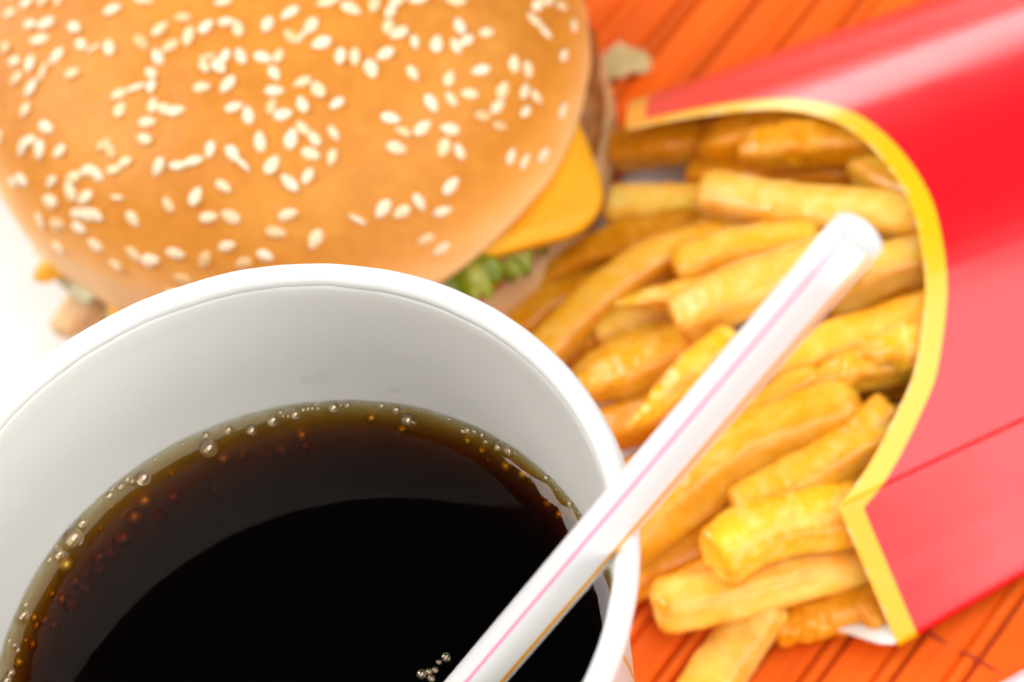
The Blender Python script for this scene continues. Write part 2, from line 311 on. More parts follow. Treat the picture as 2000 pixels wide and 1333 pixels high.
# ------------------------------------------------------------------ materials
class NT:
    def __init__(s, name):
        s.m = bpy.data.materials.new(name)
        s.m.use_nodes = True
        s.t = s.m.node_tree
        s.b = s.t.nodes['Principled BSDF']
        s.out = s.t.nodes['Material Output']

    def n(s, kind, **kw):
        nd = s.t.nodes.new(kind)
        for k, v in kw.items():
            if k in nd.inputs:
                nd.inputs[k].default_value = v
            else:
                setattr(nd, k, v)
        return nd

    def l(s, a, b):
        s.t.links.new(a, b)

    def set(s, **kw):
        for k, v in kw.items():
            s.b.inputs[k.replace('_', ' ')].default_value = v
        return s

    def coord(s, scale=1.0, kind='Object'):
        tc = s.n('ShaderNodeTexCoord')
        mp = s.n('ShaderNodeMapping')
        mp.inputs['Scale'].default_value = scale if hasattr(scale, '__len__') else (scale,) * 3
        s.l(tc.outputs[kind], mp.inputs['Vector'])
        return mp.outputs[0]

    def noise(s, vec, scale, detail=4, rough=0.55):
        nd = s.n('ShaderNodeTexNoise')
        nd.inputs['Scale'].default_value = scale
        nd.inputs['Detail'].default_value = detail
        nd.inputs['Roughness'].default_value = rough
        s.l(vec, nd.inputs['Vector'])
        return nd.outputs['Fac']

    def ramp(s, fac, stops, interp='LINEAR'):
        nd = s.n('ShaderNodeValToRGB')
        nd.color_ramp.interpolation = interp
        e = nd.color_ramp.elements
        while len(e) < len(stops):
            e.new(0.5)
        for el, (p, c) in zip(e, stops):
            el.position = p
            el.color = c if len(c) == 4 else (*c, 1)
        s.l(fac, nd.inputs['Fac'])
        return nd.outputs['Color']

    def mix(s, fac, a, b, mode='MIX'):
        nd = s.n('ShaderNodeMix', data_type='RGBA', blend_type=mode)
        for sock, v in ((nd.inputs[0], fac), (nd.inputs[6], a), (nd.inputs[7], b)):
            if hasattr(v, 'node'):
                s.l(v, sock)
            elif hasattr(v, '__len__'):
                sock.default_value = (*v, 1) if len(v) == 3 else v
            else:
                sock.default_value = v
        return nd.outputs[2]

    def math(s, op, a, b=None, clamp=False):
        nd = s.n('ShaderNodeMath', operation=op, use_clamp=clamp)
        for sock, v in ((nd.inputs[0], a), (nd.inputs[1], b)):
            if v is None:
                continue
            if hasattr(v, 'node'):
                s.l(v, sock)
            else:
                sock.default_value = v
        return nd.outputs[0]

    def bump(s, h, dist, strength=1.0):
        nd = s.n('ShaderNodeBump')
        nd.inputs['Strength'].default_value = strength
        nd.inputs['Distance'].default_value = dist
        s.l(h, nd.inputs['Height'])
        s.l(nd.outputs[0], s.b.inputs['Normal'])

    def color(s, c):
        s.l(c, s.b.inputs['Base Color'])


def sss(t, w, scale, rad=(1, 0.4, 0.15)):
    t.b.inputs['Subsurface Weight'].default_value = w
    t.b.inputs['Subsurface Radius'].default_value = rad
    t.b.inputs['Subsurface Scale'].default_value = scale


def mat_paper(name, col=(0.84, 0.83, 0.80), rough=0.55, bump=0.00002):
    t = NT(name)
    v = t.coord()
    n = t.noise(v, 900, 5)
    c = t.mix(t.noise(v, 60, 3), tuple(x * 0.965 for x in col), col)
    t.color(c)
    t.set(Roughness=rough)
    t.bump(n, bump)
    return t.m


def mat_bun():
    t = NT('bun_crust')
    v = t.coord()
    sep = t.n('ShaderNodeSeparateXYZ')
    t.l(v, sep.inputs[0])
    big = t.noise(v, 45, 5, 0.6)
    fine = t.noise(v, 420, 4, 0.6)
    crust = t.ramp(big, [(0.25, (0.50, 0.165, 0.016)), (0.5, (0.58, 0.21, 0.022)), (0.75, (0.67, 0.275, 0.038))])
    crust = t.mix(t.ramp(fine, [(0.45, (0, 0, 0)), (0.8, (0.4, 0.4, 0.4))]), crust, (0.80, 0.36, 0.05))
    # the baked skin thins out to pale crumb at the skirt of the bun: measured by the attribute 'bake'
    at = t.n('ShaderNodeAttribute', attribute_name='bake')
    k = t.math('ADD', at.outputs['Fac'], t.math('MULTIPLY', t.math('SUBTRACT', big, 0.5), 0.5))
    pale = t.ramp(k, [(0.18, (0.86, 0.56, 0.25)), (0.45, (0.84, 0.43, 0.12)), (0.85, (0.78, 0.33, 0.050))])
    f = t.ramp(k, [(0.40, (0, 0, 0)), (0.95, (1, 1, 1))])
    t.color(t.mix(f, pale, crust))
    t.set(Roughness=0.52)
    t.b.inputs['Specular IOR Level'].default_value = 0.28
    sss(t, 0.08, 0.002)
    wr_ = t.noise(t.coord((260, 110, 200)), 1.0, 5, 0.65)
    h = t.math('ADD', t.math('MULTIPLY', fine, 0.5), t.math('ADD', t.noise(v, 130, 4), t.math('MULTIPLY', wr_, 0.8)))
    t.bump(h, 0.00032, 0.7)
    return t.m


def mat_seed():
    t = NT('sesame_seed')
    v = t.coord()
    info = t.n('ShaderNodeObjectInfo')
    c = t.ramp(info.outputs['Random'], [(0.0, (0.74, 0.46, 0.20)), (0.12, (0.82, 0.62, 0.36)), (0.4, (0.84, 0.70, 0.47)), (1.0, (0.86, 0.76, 0.58))])
    c = t.mix(t.ramp(t.noise(v, 700, 3), [(0.45, (0, 0, 0)), (0.75, (0.45, 0.45, 0.45))]), c, (0.78, 0.52, 0.24))
    t.color(c)
    t.set(Roughness=0.42)
    sss(t, 0.25, 0.001, (1, 0.7, 0.4))
    t.bump(t.noise(v, 900, 3), 0.00008)
    return t.m


def mat_fry(name, stops, pale):
    t = NT(name)
    v = t.coord()
    info = t.n('ShaderNodeObjectInfo')
    big = t.noise(v, 110, 5, 0.62)
    mid = t.noise(v, 330, 5, 0.65)
    c = t.ramp(big, stops)
    blot = t.ramp(mid, [(0.46, (0, 0, 0)), (0.72, (0.6, 0.6, 0.6))])
    c = t.mix(blot, c, pale)
    at = t.n('ShaderNodeAttribute', attribute_name='crisp')
    crisp = t.math('MULTIPLY', at.outputs['Fac'], t.ramp(t.noise(v, 200, 4), [(0.30, (0.25, 0.25, 0.25)), (0.65, (1, 1, 1))]))
    c = t.mix(crisp, c, (0.76, 0.29, 0.006))
    hs = t.n('ShaderNodeHueSaturation')
    t.l(c, hs.inputs['Color'])
    t.l(t.math('ADD', 0.86, t.math('MULTIPLY', info.outputs['Random'], 0.22)), hs.inputs['Value'])
    t.color(hs.outputs[0])
    t.l(t.ramp(mid, [(0.35, (0.18,) * 3), (0.7, (0.46,) * 3)]), t.b.inputs['Roughness'])
    t.b.inputs['Specular IOR Level'].default_value = 0.5
    sss(t, 0.75, 0.0028, (1, 0.48, 0.09))
    h = t.math('ADD', t.math('MULTIPLY', t.noise(v, 1300, 4), 0.35), mid)
    t.bump(h, 0.00024, 0.5)
    return t.m


def mat_simple(name, stops, scale, rough=0.5, bump=0.0, bscale=None, sub=0.0, subs=0.002, detail=4):
    t = NT(name)
    v = t.coord()
    t.color(t.ramp(t.noise(v, scale, detail), stops))
    t.set(Roughness=rough)
    if bump:
        t.bump(t.noise(v, bscale or scale * 3, 4), bump)
    if sub:
        sss(t, sub, subs)
    return t.m


def mat_slat(name, a, b):
    t = NT(name)
    v = t.coord((14, 420, 420))
    info = t.n('ShaderNodeObjectInfo')
    add = t.n('ShaderNodeVectorMath', operation='ADD')
    comb = t.n('ShaderNodeCombineXYZ')
    t.l(t.math('MULTIPLY', info.outputs['Random'], 37.0), comb.inputs[0])
    t.l(v, add.inputs[0])
    t.l(comb.outputs[0], add.inputs[1])
    g = t.noise(add.outputs[0], 1.0, 5, 0.6)
    c = t.ramp(g, [(0.3, a), (0.7, b)])
    hs = t.n('ShaderNodeHueSaturation')
    t.l(c, hs.inputs['Color'])
    t.l(t.math('ADD', 0.88, t.math('MULTIPLY', info.outputs['Random'], 0.24)), hs.inputs['Value'])
    t.color(hs.outputs[0])
    t.set(Roughness=0.55)
    t.b.inputs['Specular IOR Level'].default_value = 0.25
    t.bump(g, 0.00006, 0.6)
    return t.m


def mat_carton():
    """red card with a printed yellow border along the cut edge (edge_mm = distance to that edge)."""
    t = NT('red_card_print')
    v = t.coord()
    at = t.n('ShaderNodeAttribute', attribute_name='edge_mm')
    d = t.math('ADD', at.outputs['Fac'], t.math('MULTIPLY', t.math('SUBTRACT', t.noise(v, 300, 2), 0.5), 0.10))
    f = t.math('MULTIPLY', t.math('SUBTRACT', d, 3.32), 12.0, True)
    yel = t.mix(t.noise(v, 90, 3), (0.88, 0.46, 0.001), (0.92, 0.50, 0.002))
    red = t.mix(t.noise(v, 70, 3), (0.76, 0.002, 0.010), (0.82, 0.003, 0.012))
    c = t.mix(f, yel, red)
    fib = t.math('MULTIPLY', t.math('SUBTRACT', 0.30, d), 20.0, True)
    c = t.mix(t.math('MULTIPLY', fib, t.ramp(t.noise(v, 500, 3), [(0.42, (0, 0, 0)), (0.6, (1, 1, 1))])), c, (0.88, 0.66, 0.26))
    # grease specks and scuffs
    sp = t.ramp(t.noise(v, 340, 2, 0.5), [(0.74, (0, 0, 0)), (0.80, (1, 1, 1))])
    c = t.mix(t.math('MULTIPLY', sp, 0.35), c, (0.80, 0.13, 0.05))
    t.color(c)
    t.l(t.ramp(t.noise(v, 55, 5, 0.7), [(0.3, (0.13,) * 3), (0.75, (0.24,) * 3)]), t.b.inputs['Coat Roughness'])
    t.set(Roughness=0.45)
    t.b.inputs['Specular IOR Level'].default_value = 0.15
    t.b.inputs['Coat Weight'].default_value = 0.95
    t.b.inputs['Coat Roughness'].default_value = 0.17
    t.bump(t.noise(v, 260, 4), 0.00003, 0.5)
    return t.m


def mat_cup_outside():
    t = NT('printed_cup_paper')
    v = t.coord()
    sep = t.n('ShaderNodeSeparateXYZ')
    t.l(v, sep.inputs[0])
    ang = t.math('ARCTAN2', sep.outputs[1], sep.outputs[0])
    zz = sep.outputs[2]
    # thin orange swoosh lines running down the cup
    ph = t.math('ADD', ang, t.math('MULTIPLY', t.math('SUBTRACT', zz, 0.098), 9.0))
    ln = t.math('ABSOLUTE', t.math('ADD', ph, 0.40))
    line = t.math('LESS_THAN', ln, 0.010)
    blk = t.math('LESS_THAN', t.math('ABSOLUTE', t.math('SUBTRACT', t.math('ADD', ang, t.math('MULTIPLY', t.math('SUBTRACT', zz, 0.09), -6.0)), 0.13)), 0.07)
    blk = t.math('MULTIPLY', blk, t.math('LESS_THAN', zz, 0.0945))
    base = t.mix(t.noise(v, 60, 3), (0.80, 0.77, 0.745), (0.84, 0.81, 0.79))
    c = t.mix(blk, base, (0.20, 0.035, 0.02))
    c = t.mix(line, c, (0.85, 0.37, 0.012))
    t.color(c)
    t.set(Roughness=0.35)
    translucent(t, 0.22, (0.86, 0.90, 0.92))
    return t.m


def mat_cup_inside():
    t = NT('waxed_white_paper')
    v = t.coord()
    sep = t.n('ShaderNodeSeparateXYZ')
    t.l(v, sep.inputs[0])
    fibre = t.noise(t.coord((900, 900, 2200)), 1.0, 4, 0.6)
    base = t.mix(fibre, (0.86, 0.845, 0.795), (0.90, 0.89, 0.845))
    # grey print of the outside showing faintly through the paper
    mp = t.coord((120, 120, 260))
    thru = t.ramp(t.noise(mp, 1.0, 2, 0.4), [(0.52, (0, 0, 0)), (0.62, (1, 1, 1))])
    zz = sep.outputs[2]
    band = t.math('MULTIPLY', t.math('GREATER_THAN', zz, 0.0885), t.math('LESS_THAN', zz, 0.0925))
    xx = t.math('MULTIPLY', t.math('GREATER_THAN', sep.outputs[0], 0.0075), t.math('LESS_THAN', sep.outputs[0], 0.0195))
    k = t.math('MULTIPLY', t.math('MULTIPLY', thru, t.math('MULTIPLY', band, xx)), 0.16)
    c = t.mix(k, base, (0.30, 0.30, 0.32))
    st = t.ramp(t.noise(t.coord((26, 26, 500)), 1.0, 3), [(0.55, (0, 0, 0)), (0.75, (1, 1, 1))])
    stz = t.math('MULTIPLY', t.math('GREATER_THAN', zz, 0.1035), t.math('LESS_THAN', zz, 0.1065))
    c = t.mix(t.math('MULTIPLY', t.math('MULTIPLY', st, stz), 0.12), c, (0.34, 0.35, 0.37))
    drop = t.ramp(t.noise(v, 210, 3, 0.6), [(0.69, (0, 0, 0)), (0.76, (1, 1, 1))])
    c = t.mix(t.math('MULTIPLY', drop, 0.10), c, (0.62, 0.46, 0.26))
    t.color(c)
    t.set(Roughness=0.45)
    t.bump(fibre, 0.00003, 0.6)
    translucent(t, 0.22, (0.86, 0.90, 0.92))
    return t.m


def translucent(t, amount, col):
    """thin paper lets some light through"""
    tr = t.n('ShaderNodeBsdfTranslucent')
    tr.inputs['Color'].default_value = (*col, 1)
    mx = t.n('ShaderNodeMixShader')
    mx.inputs[0].default_value = amount
    t.l(t.b.outputs[0], mx.inputs[1])
    t.l(tr.outputs[0], mx.inputs[2])
    t.l(mx.outputs[0], t.out.inputs['Surface'])


def mat_rim():
    t = NT('rolled_white_paper')
    v = t.coord()
    base = t.mix(t.noise(v, 300, 3), (0.74, 0.735, 0.715), (0.79, 0.785, 0.77))
    sp = t.ramp(t.noise(v, 120, 4, 0.7), [(0.66, (0, 0, 0)), (0.74, (0.55, 0.55, 0.55))])
    sp2 = t.ramp(t.noise(v, 560, 3, 0.6), [(0.70, (0, 0, 0)), (0.78, (0.5, 0.5, 0.5))])
    c = t.mix(sp, base, (0.78, 0.66, 0.48))
    c = t.mix(sp2, c, (0.72, 0.58, 0.40))
    t.color(c)
    t.set(Roughness=0.48)
    t.bump(t.noise(v, 500, 3), 0.00005, 0.6)
    return t.m


def mat_cola():
    t = NT('cola_liquid')
    t.set(Roughness=0.0, IOR=1.27)
    t.b.inputs['Transmission Weight'].default_value = 1.0
    t.b.inputs['Base Color'].default_value = (1, 1, 1, 1)
    ab = t.n('ShaderNodeVolumeAbsorption')
    ab.inputs['Color'].default_value = (0.845, 0.69, 0.12, 1)
    ab.inputs['Density'].default_value = 760.0
    t.l(ab.outputs[0], t.out.inputs['Volume'])
    return t.m


def mat_glass(name, ior, rough=0.0):
    t = NT(name)
    t.set(Roughness=rough, IOR=ior)
    t.b.inputs['Transmission Weight'].default_value = 1.0
    t.b.inputs['Base Color'].default_value = (1, 1, 1, 1)
    return t.m


def mat_bubble(name, col, metal, tr, rough):
    """air under cola mirrors the bright cup wall beside it, like a little ball mirror"""
    t = NT(name)
    t.set(Roughness=rough, IOR=1.33, Metallic=metal)
    t.b.inputs['Transmission Weight'].default_value = tr
    t.b.inputs['Base Color'].default_value = (*col, 1)
    return t.m


def mat_plastic(name, col, rough=0.28, sub=0.3):
    t = NT(name)
    t.set(Roughness=rough)
    t.b.inputs['Base Color'].default_value = (*col, 1)
    t.b.inputs['Coat Weight'].default_value = 0.2
    if sub:
        sss(t, sub, 0.0012, (1, 1, 1))
    return t.m


M = dict(
    table=mat_simple('brown_wood', [(0.3, (0.16, 0.060, 0.022)), (0.7, (0.24, 0.095, 0.035))], 30, 0.45),
    slat=mat_slat('orange_bamboo', (0.74, 0.090, 0.001), (0.86, 0.135, 0.003)),
    slat_thin=mat_slat('orange_bamboo_thin', (0.68, 0.095, 0.003), (0.84, 0.150, 0.006)),
    thread=mat_simple('dark_red_thread', [(0.3, (0.30, 0.02, 0.004)), (0.7, (0.42, 0.035, 0.006))], 900, 0.7),
    wrapper=mat_paper('white_wrapping_paper', (0.87, 0.855, 0.84), 0.5),
    cup_out=mat_cup_outside(), cup_in=mat_cup_inside(), rim=mat_rim(), cola=mat_cola(),
    air=mat_bubble('air_in_cola', (0.92, 0.70, 0.36), 0.5, 0.5, 0.40), film=mat_bubble('bubble_dome', (0.92, 0.82, 0.66), 0.14, 1.0, 0.0),
    straw=mat_plastic('white_straw_plastic', (0.80, 0.79, 0.79), 0.30, 0),
    pink=mat_plastic('pink_stripe', (0.85, 0.33, 0.52), 0.3, 0), orange=mat_plastic('orange_stripe', (0.90, 0.40, 0.01), 0.3, 0),
    bun=mat_bun(), seed=mat_seed(),
    crumb=mat_simple('bun_cut_face', [(0.3, (0.74, 0.52, 0.28)), (0.7, (0.86, 0.68, 0.45))], 300, 0.7, 0.0003, 900, 0.2),
    heel=mat_simple('heel_crust', [(0.3, (0.66, 0.36, 0.14)), (0.7, (0.78, 0.52, 0.27))], 90, 0.5, 0.0002, 400, 0.15),
    patty=mat_simple('grilled_beef', [(0.3, (0.18, 0.058, 0.012)), (0.55, (0.34, 0.125, 0.026)), (0.75, (0.48, 0.20, 0.05))], 260, 0.4, 0.0008, 500),
    cheese=mat_simple('melted_cheese', [(0.3, (0.88, 0.39, 0.0)), (0.7, (0.92, 0.43, 0.002))], 120, 0.6, 0.0001, 300, 0.35, 0.003),
    lettuce=mat_simple('lettuce_green', [(0.3, (0.09, 0.14, 0.003)), (0.5, (0.20, 0.25, 0.008)), (0.72, (0.44, 0.41, 0.06))], 130, 0.35, 0.0003, 500, 0.2),
    lettuce_pale=mat_simple('lettuce_pale', [(0.3, (0.60, 0.60, 0.30)), (0.7, (0.80, 0.78, 0.58))], 160, 0.35, 0.0003, 500, 0.25),
    pickle=mat_simple('pickle_slice', [(0.3, (0.42, 0.34, 0.03)), (0.7, (0.66, 0.52, 0.10))], 200, 0.25, 0.0002, 500, 0.3),
    sauce=mat_simple('burger_sauce', [(0.3, (0.78, 0.42, 0.16)), (0.7, (0.84, 0.56, 0.28))], 200, 0.2, 0.0002, 400, 0.3),
    onion=mat_simple('onion_flesh', [(0.3, (0.50, 0.38, 0.15)), (0.7, (0.66, 0.54, 0.26))], 200, 0.3, 0.0001, 500, 0.4, 0.003),
    carton=mat_carton(),
    card=mat_paper('white_card_inside', (0.80, 0.78, 0.75), 0.6),
    fries=[
        mat_fry('fry_amber', [(0.28, (0.66, 0.23, 0.001)), (0.5, (0.74, 0.30, 0.003)), (0.72, (0.80, 0.37, 0.010))], (0.84, 0.47, 0.06)),
        mat_fry('fry_golden', [(0.28, (0.82, 0.39, 0.008)), (0.5, (0.87, 0.47, 0.025)), (0.72, (0.89, 0.54, 0.060))], (0.91, 0.63, 0.18)),
        mat_fry('fry_pale', [(0.28, (0.86, 0.48, 0.035)), (0.5, (0.89, 0.56, 0.085)), (0.72, (0.91, 0.62, 0.15))], (0.93, 0.70, 0.27)),
        mat_fry('fry_yellow', [(0.28, (0.82, 0.40, 0.006)), (0.5, (0.88, 0.52, 0.012)), (0.72, (0.92, 0.62, 0.045))], (0.95, 0.78, 0.33)),
    ],
)

# ------------------------------------------------------------------ the setting: table, slatted mat, sheet of wrapping paper
v, f = [], []
for x in (-1500, 1500):
    for y in (-1200, 1800):
        v.append((x, y, 0))
tbl = link('table_top', v, [(0, 2, 3, 1)], M['table'], smooth=False)
tbl['kind'] = 'structure'

MAT_ANG = math.radians(41)
mat = thing('bamboo_placemat', 'orange slatted bamboo placemat under the carton and cup', 'placemat')


def slat_mesh(name, wd, ht, ln, material):
    bm = bmesh.new()
    prof = [(-wd / 2, 0), (-wd / 2, ht * .6), (-wd / 2 + ht * .22, ht * .97), (0, ht), (wd / 2 - ht * .22, ht * .97), (wd / 2, ht * .6), (wd / 2, 0)]
    rings = []
    for x in (-ln / 2, -ln / 6, ln / 6, ln / 2):
        rings.append([bm.verts.new((x * MM, y * MM, z * MM)) for y, z in prof])
    for a, b in zip(rings, rings[1:]):
        for j in range(len(prof)):
            bm.faces.new((a[j], b[j], b[(j + 1) % len(prof)], a[(j + 1) % len(prof)]))
    bm.faces.new(rings[0])
    bm.faces.new(rings[-1][::-1])
    bmesh.ops.recalc_face_normals(bm, faces=bm.faces)
    me = bpy.data.meshes.new(name)
    bm.to_mesh(me)
    bm.free()
    me.materials.append(material)
    return me


random.seed(11)
wide = slat_mesh('slat', 6.35, 1.8, 330, M['slat'])
thin = slat_mesh('slat', 2.15, 1.75, 330, M['slat_thin'])
cx, cy = 62.0, 70.0           # middle of the mat
l0 = cx * math.cos(MAT_ANG) + cy * math.sin(MAT_ANG)
PER = 9.28
PH = -0.4
for k in range(-16, 17):
    for me, off, wd in ((wide, 0.0, 5.9), (thin, 4.64, 1.9)):
        pp = k * PER + off + PH + random.uniform(-.12, .12)
        o = bpy.data.objects.new('slat', me)
        COL.objects.link(o)
        o.parent = mat
        ll = l0 + random.uniform(-1.5, 1.5)
        o.location = ((ll * math.cos(MAT_ANG) - pp * math.sin(MAT_ANG)) * MM, (ll * math.sin(MAT_ANG) + pp * math.cos(MAT_ANG)) * MM, 0.0002 + random.uniform(0, .0001))
        o.rotation_euler = (random.uniform(-.03, .03), 0, MAT_ANG + random.uniform(-.004, .004))
tl = None
for lpos in (-39, 81.2, 201):
    bmv, bmf = [], []
    pts = []
    for i in range(220):
        pp = -150 + i * 300 / 219
        zz = 2.0 + 0.35 * math.sin(pp / PER * 2 * math.pi)
        pts.append((lpos * math.cos(MAT_ANG) - pp * math.sin(MAT_ANG) + .15 * math.sin(pp), lpos * math.sin(MAT_ANG) + pp * math.cos(MAT_ANG), zz))
    for i, p_ in enumerate(pts):
        for j in range(6):
            a = j * math.pi / 3
            bmv.append((p_[0] + .28 * math.cos(a) * math.cos(MAT_ANG), p_[1] + .28 * math.cos(a) * math.sin(MAT_ANG), p_[2] + .28 * math.sin(a)))
        if i:
            for j in range(6):
                b0, b1 = (i - 1) * 6, i * 6
                bmf.append((b0 + j, b1 + j, b1 + (j + 1) % 6, b0 + (j + 1) % 6))
    link('binding_thread', bmv, bmf, M['thread'], mat)

# sheet of white wrapping paper under the burger
v, f = [], []
NX, NY = 70, 60
ca, sa = math.cos(math.radians(-16)), math.sin(math.radians(-16))
for i in range(NX + 1):
    for j in range(NY + 1):
        x, y = -190 + 222 * i / NX, -95 + 190 * j / NY
        X, Y = 8 + x * ca - y * sa, 162 + x * sa + y * ca
        z = 2.45 + 1.6 * max(0, fbm(X / 34, Y / 34, 1.7)) * min(1, max(0, (-X - 20) / 30)) + .9 * abs(fbm(X / 13, Y / 13, 7.7)) * min(1, max(0, (-X - 20) / 30))
        v.append((X, Y, z))
for i in range(NX):
    for j in range(NY):
        a = i * (NY + 1) + j
        f.append((a, a + NY + 1, a + NY + 2, a + 1))
wr = link('wrapping_paper', v, f, M['wrapper'])
tag(wr, 'sheet of white wrapping paper spread beneath the sesame burger', 'paper')

# ------------------------------------------------------------------ paper cup
cup = thing('paper_cup', 'open white paper cup of dark cola with rolled rim', 'cup')


def r_in(z):
    return LIQUID[1] + 0.07 * (z - LIQUID[0])


prof = [(r_in(z), z) for z in (6, 20, 40, 60, 75, 82, 86, 90, 95, 100, 104, 107, 108.5)] + [(41.15, 109.2), (42.2, 109.6)]
vv, ff = lathe(prof, 160)
inside = link('inner_wall', vv, [q[::-1] for q in ff], M['cup_in'], cup)
prof = [(r_in(z) + .65, z) for z in (0, 6, 30, 60, 80, 90, 100, 106, 109.0)]
vv, ff = lathe(prof, 160)
link('outer_wall', vv, ff, M['cup_out'], cup)
prof = [(r_in(0) + .65, 0), (r_in(0) - .3, 0), (r_in(6) - .1, 5.9), (0.01, 5.9)]
vv, ff = lathe(prof, 96)
link('cup_base', vv, ff, M['cup_in'], cup)
tube = []
for j in range(20):
    a = 2 * math.pi * j / 20
    tube.append((42.52 + 1.48 * math.cos(a), 109.35 + 1.45 * math.sin(a)))


def rim_wob(a, j, r, z):
    d = .10 * fbm(3 * math.cos(a), 3 * math.sin(a), 0.3) + .05 * fbm(11 * math.cos(a), 11 * math.sin(a), 2.3)
    return r + d, z + .12 * fbm(4 * math.cos(a), 4 * math.sin(a), 5.1)


vv, ff = lathe(tube, 220, True, rim_wob)
link('rolled_rim', vv, ff, M['rim'], cup)

# ------------------------------------------------------------------ cola with its bubbles
zl, rl = LIQUID
level = zl - 2.0
NA = 220
prof = []
for k in range(14):
    prof.append((0.02 + 34.5 * k / 13, None))
for k in range(1, 27):
    prof.append((34.52 + (rl + .12 - 34.52) * (k / 26) ** 0.8, None))


def surf(r, a):
    d = max(0.0, rl - r)
    lift = 1.9 + .32 * fbm(5 * math.cos(a), 5 * math.sin(a), 3.3) + .16 * fbm(17 * math.cos(a), 17 * math.sin(a), 9.3)
    return level + lift * math.exp(-d / 1.8)


vv, ff = [], []
side = [rl + .12 - .07 * (zl - z) for z in (80, 60, 40, 20, 6.2)]
sidez = (80, 60, 40, 20, 6.2)
mrow = len(prof) + len(side)
for i in range(NA):
    a = 2 * math.pi * i / NA
    for r, _ in prof:
        vv.append((r * math.cos(a), r * math.sin(a), surf(r, a)))
    for r, z in zip(side, sidez):
        vv.append((r * math.cos(a), r * math.sin(a), z))
for i in range(NA):
    for j in range(mrow - 1):
        a, b = i * mrow, ((i + 1) % NA) * mrow
        ff.append((a + j, a + j + 1, b + j + 1, b + j))
vv.append((0, 0, level))
vv.append((0, 0, 6.2))
ct, cb = len(vv) - 2, len(vv) - 1
for i in range(NA):
    a, b = i * mrow, ((i + 1) % NA) * mrow
    ff.append((ct, a, b))
    ff.append((cb, b + mrow - 1, a + mrow - 1))
cola = link('cola', vv, ff, M['cola'])
tag(cola, 'dark brown cola filling the paper cup, bubbles round its edge', 'drink')
bm = bmesh.new()
bm.from_mesh(cola.data)
bmesh.ops.recalc_face_normals(bm, faces=bm.faces)
bm.to_mesh(cola.data)
bm.free()


def ball(name, material, seg=24, rings=14):
    bm = bmesh.new()
    bmesh.ops.create_uvsphere(bm, u_segments=seg, v_segments=rings, radius=MM)
    me = bpy.data.meshes.new(name)
    bm.to_mesh(me)
    bm.free()
    me.materials.append(material)
    me.polygons.foreach_set('use_smooth', [True] * len(me.polygons))
    return me


b_air, b_dome = ball('bubble', M['air']), ball('bubble', M['film'])
for x, y, z, r, deep in BUBBLES:
    o = bpy.data.objects.new('bubble', b_air if deep else b_dome)
    COL.objects.link(o)
    o.parent = cola
    o.location = (x * MM, y * MM, z * MM)
    o.scale = (r, r, r * (1 if deep else .92))


# ------------------------------------------------------------------ straws
def straw(name, A, B, label, ref, first, R=2.9, wall=.22, cut=0.0):
    A, B = Vector(A), Vector(B)
    d = (B - A).normalized()
    u = (Vector(ref) - A)
    u = (u - d * u.dot(d)).normalized()
    w_ = d.cross(u)
    n, rows = 120, 24
    v, f, mi = [], [], []
    for rad in (R, R - wall):
        for i in range(rows):
            c = A.lerp(B, i / (rows - 1))
            for j in range(n):
                a = 2 * math.pi * j / n
                v.append(tuple(c + (u * math.cos(a) + w_ * math.sin(a)) * rad))
    off = rows * n

    def m_of(j):
        deg = (j + .5) * 360 / n
        for k in range(5):
            c = (first + 72 * k) % 360
            dd = abs((deg - c + 180) % 360 - 180)
            if dd < (4.8 if k % 2 == 0 else 8.0):
                return 1 if k % 2 == 0 else 2
        return 0
    for i in range(rows - 1):
        for j in range(n):
            j2 = (j + 1) % n
            a, b = i * n, (i + 1) * n
            f.append((a + j, a + j2, b + j2, b + j))
            mi.append(m_of(j))
            f.append((off + a + j, off + b + j, off + b + j2, off + a + j2))
            mi.append(0)
    for i in (0, rows - 1):
        for j in range(n):
            j2 = (j + 1) % n
            q = (i * n + j, off + i * n + j, off + i * n + j2, i * n + j2)
            f.append(q if i == 0 else q[::-1])
            mi.append(0)
    o = link(name, v, f, mats=[M['straw'], M['pink'], M['orange']])
    o.data.polygons.foreach_set('material_index', mi)
    return tag(o, label, 'straw', None)


straw('drinking_straw', STRAW_END, STRAW_TIP, 'white drinking straw with pink and orange stripes leaning out of the cola cup', CAM_LOC, -17)
straw('drinking_straw', (83.0, 8.6, 5.2), (190.0, 39.3, 5.2), 'white orange striped straw lying on the mat in the bottom corner', CAM_LOC, -52, cut=0)

# ------------------------------------------------------------------ burger
BX, BY, BR, BZ, BH = BUN
burger = thing('hamburger', 'sesame seed hamburger with cheese and lettuce behind the cup', 'hamburger')


def bun_wave(a):
    d = (a - math.radians(150) + math.pi) % (2 * math.pi) - math.pi
    return 1 + .10 * math.exp(-(d / .72) ** 2) + .012 * fbm(1.6 * math.cos(a), 1.6 * math.sin(a), 4.4) + .006 * fbm(5 * math.cos(a), 5 * math.sin(a), 8.4)


def bun_top(r):
    x = min(r / BR, .9999)
    return BZ + BH * (1 - x ** 2.7) ** (1 / 2.1)


def bun_z(x, y):
    a = math.atan2(y - BY, x - BX)
    r = math.hypot(x - BX, y - BY) / bun_wave(a)
    return bun_top(r) + .5 * fbm(x / 16, y / 16, 2.2) + .18 * fbm(x / 5, y / 5, 5.2)


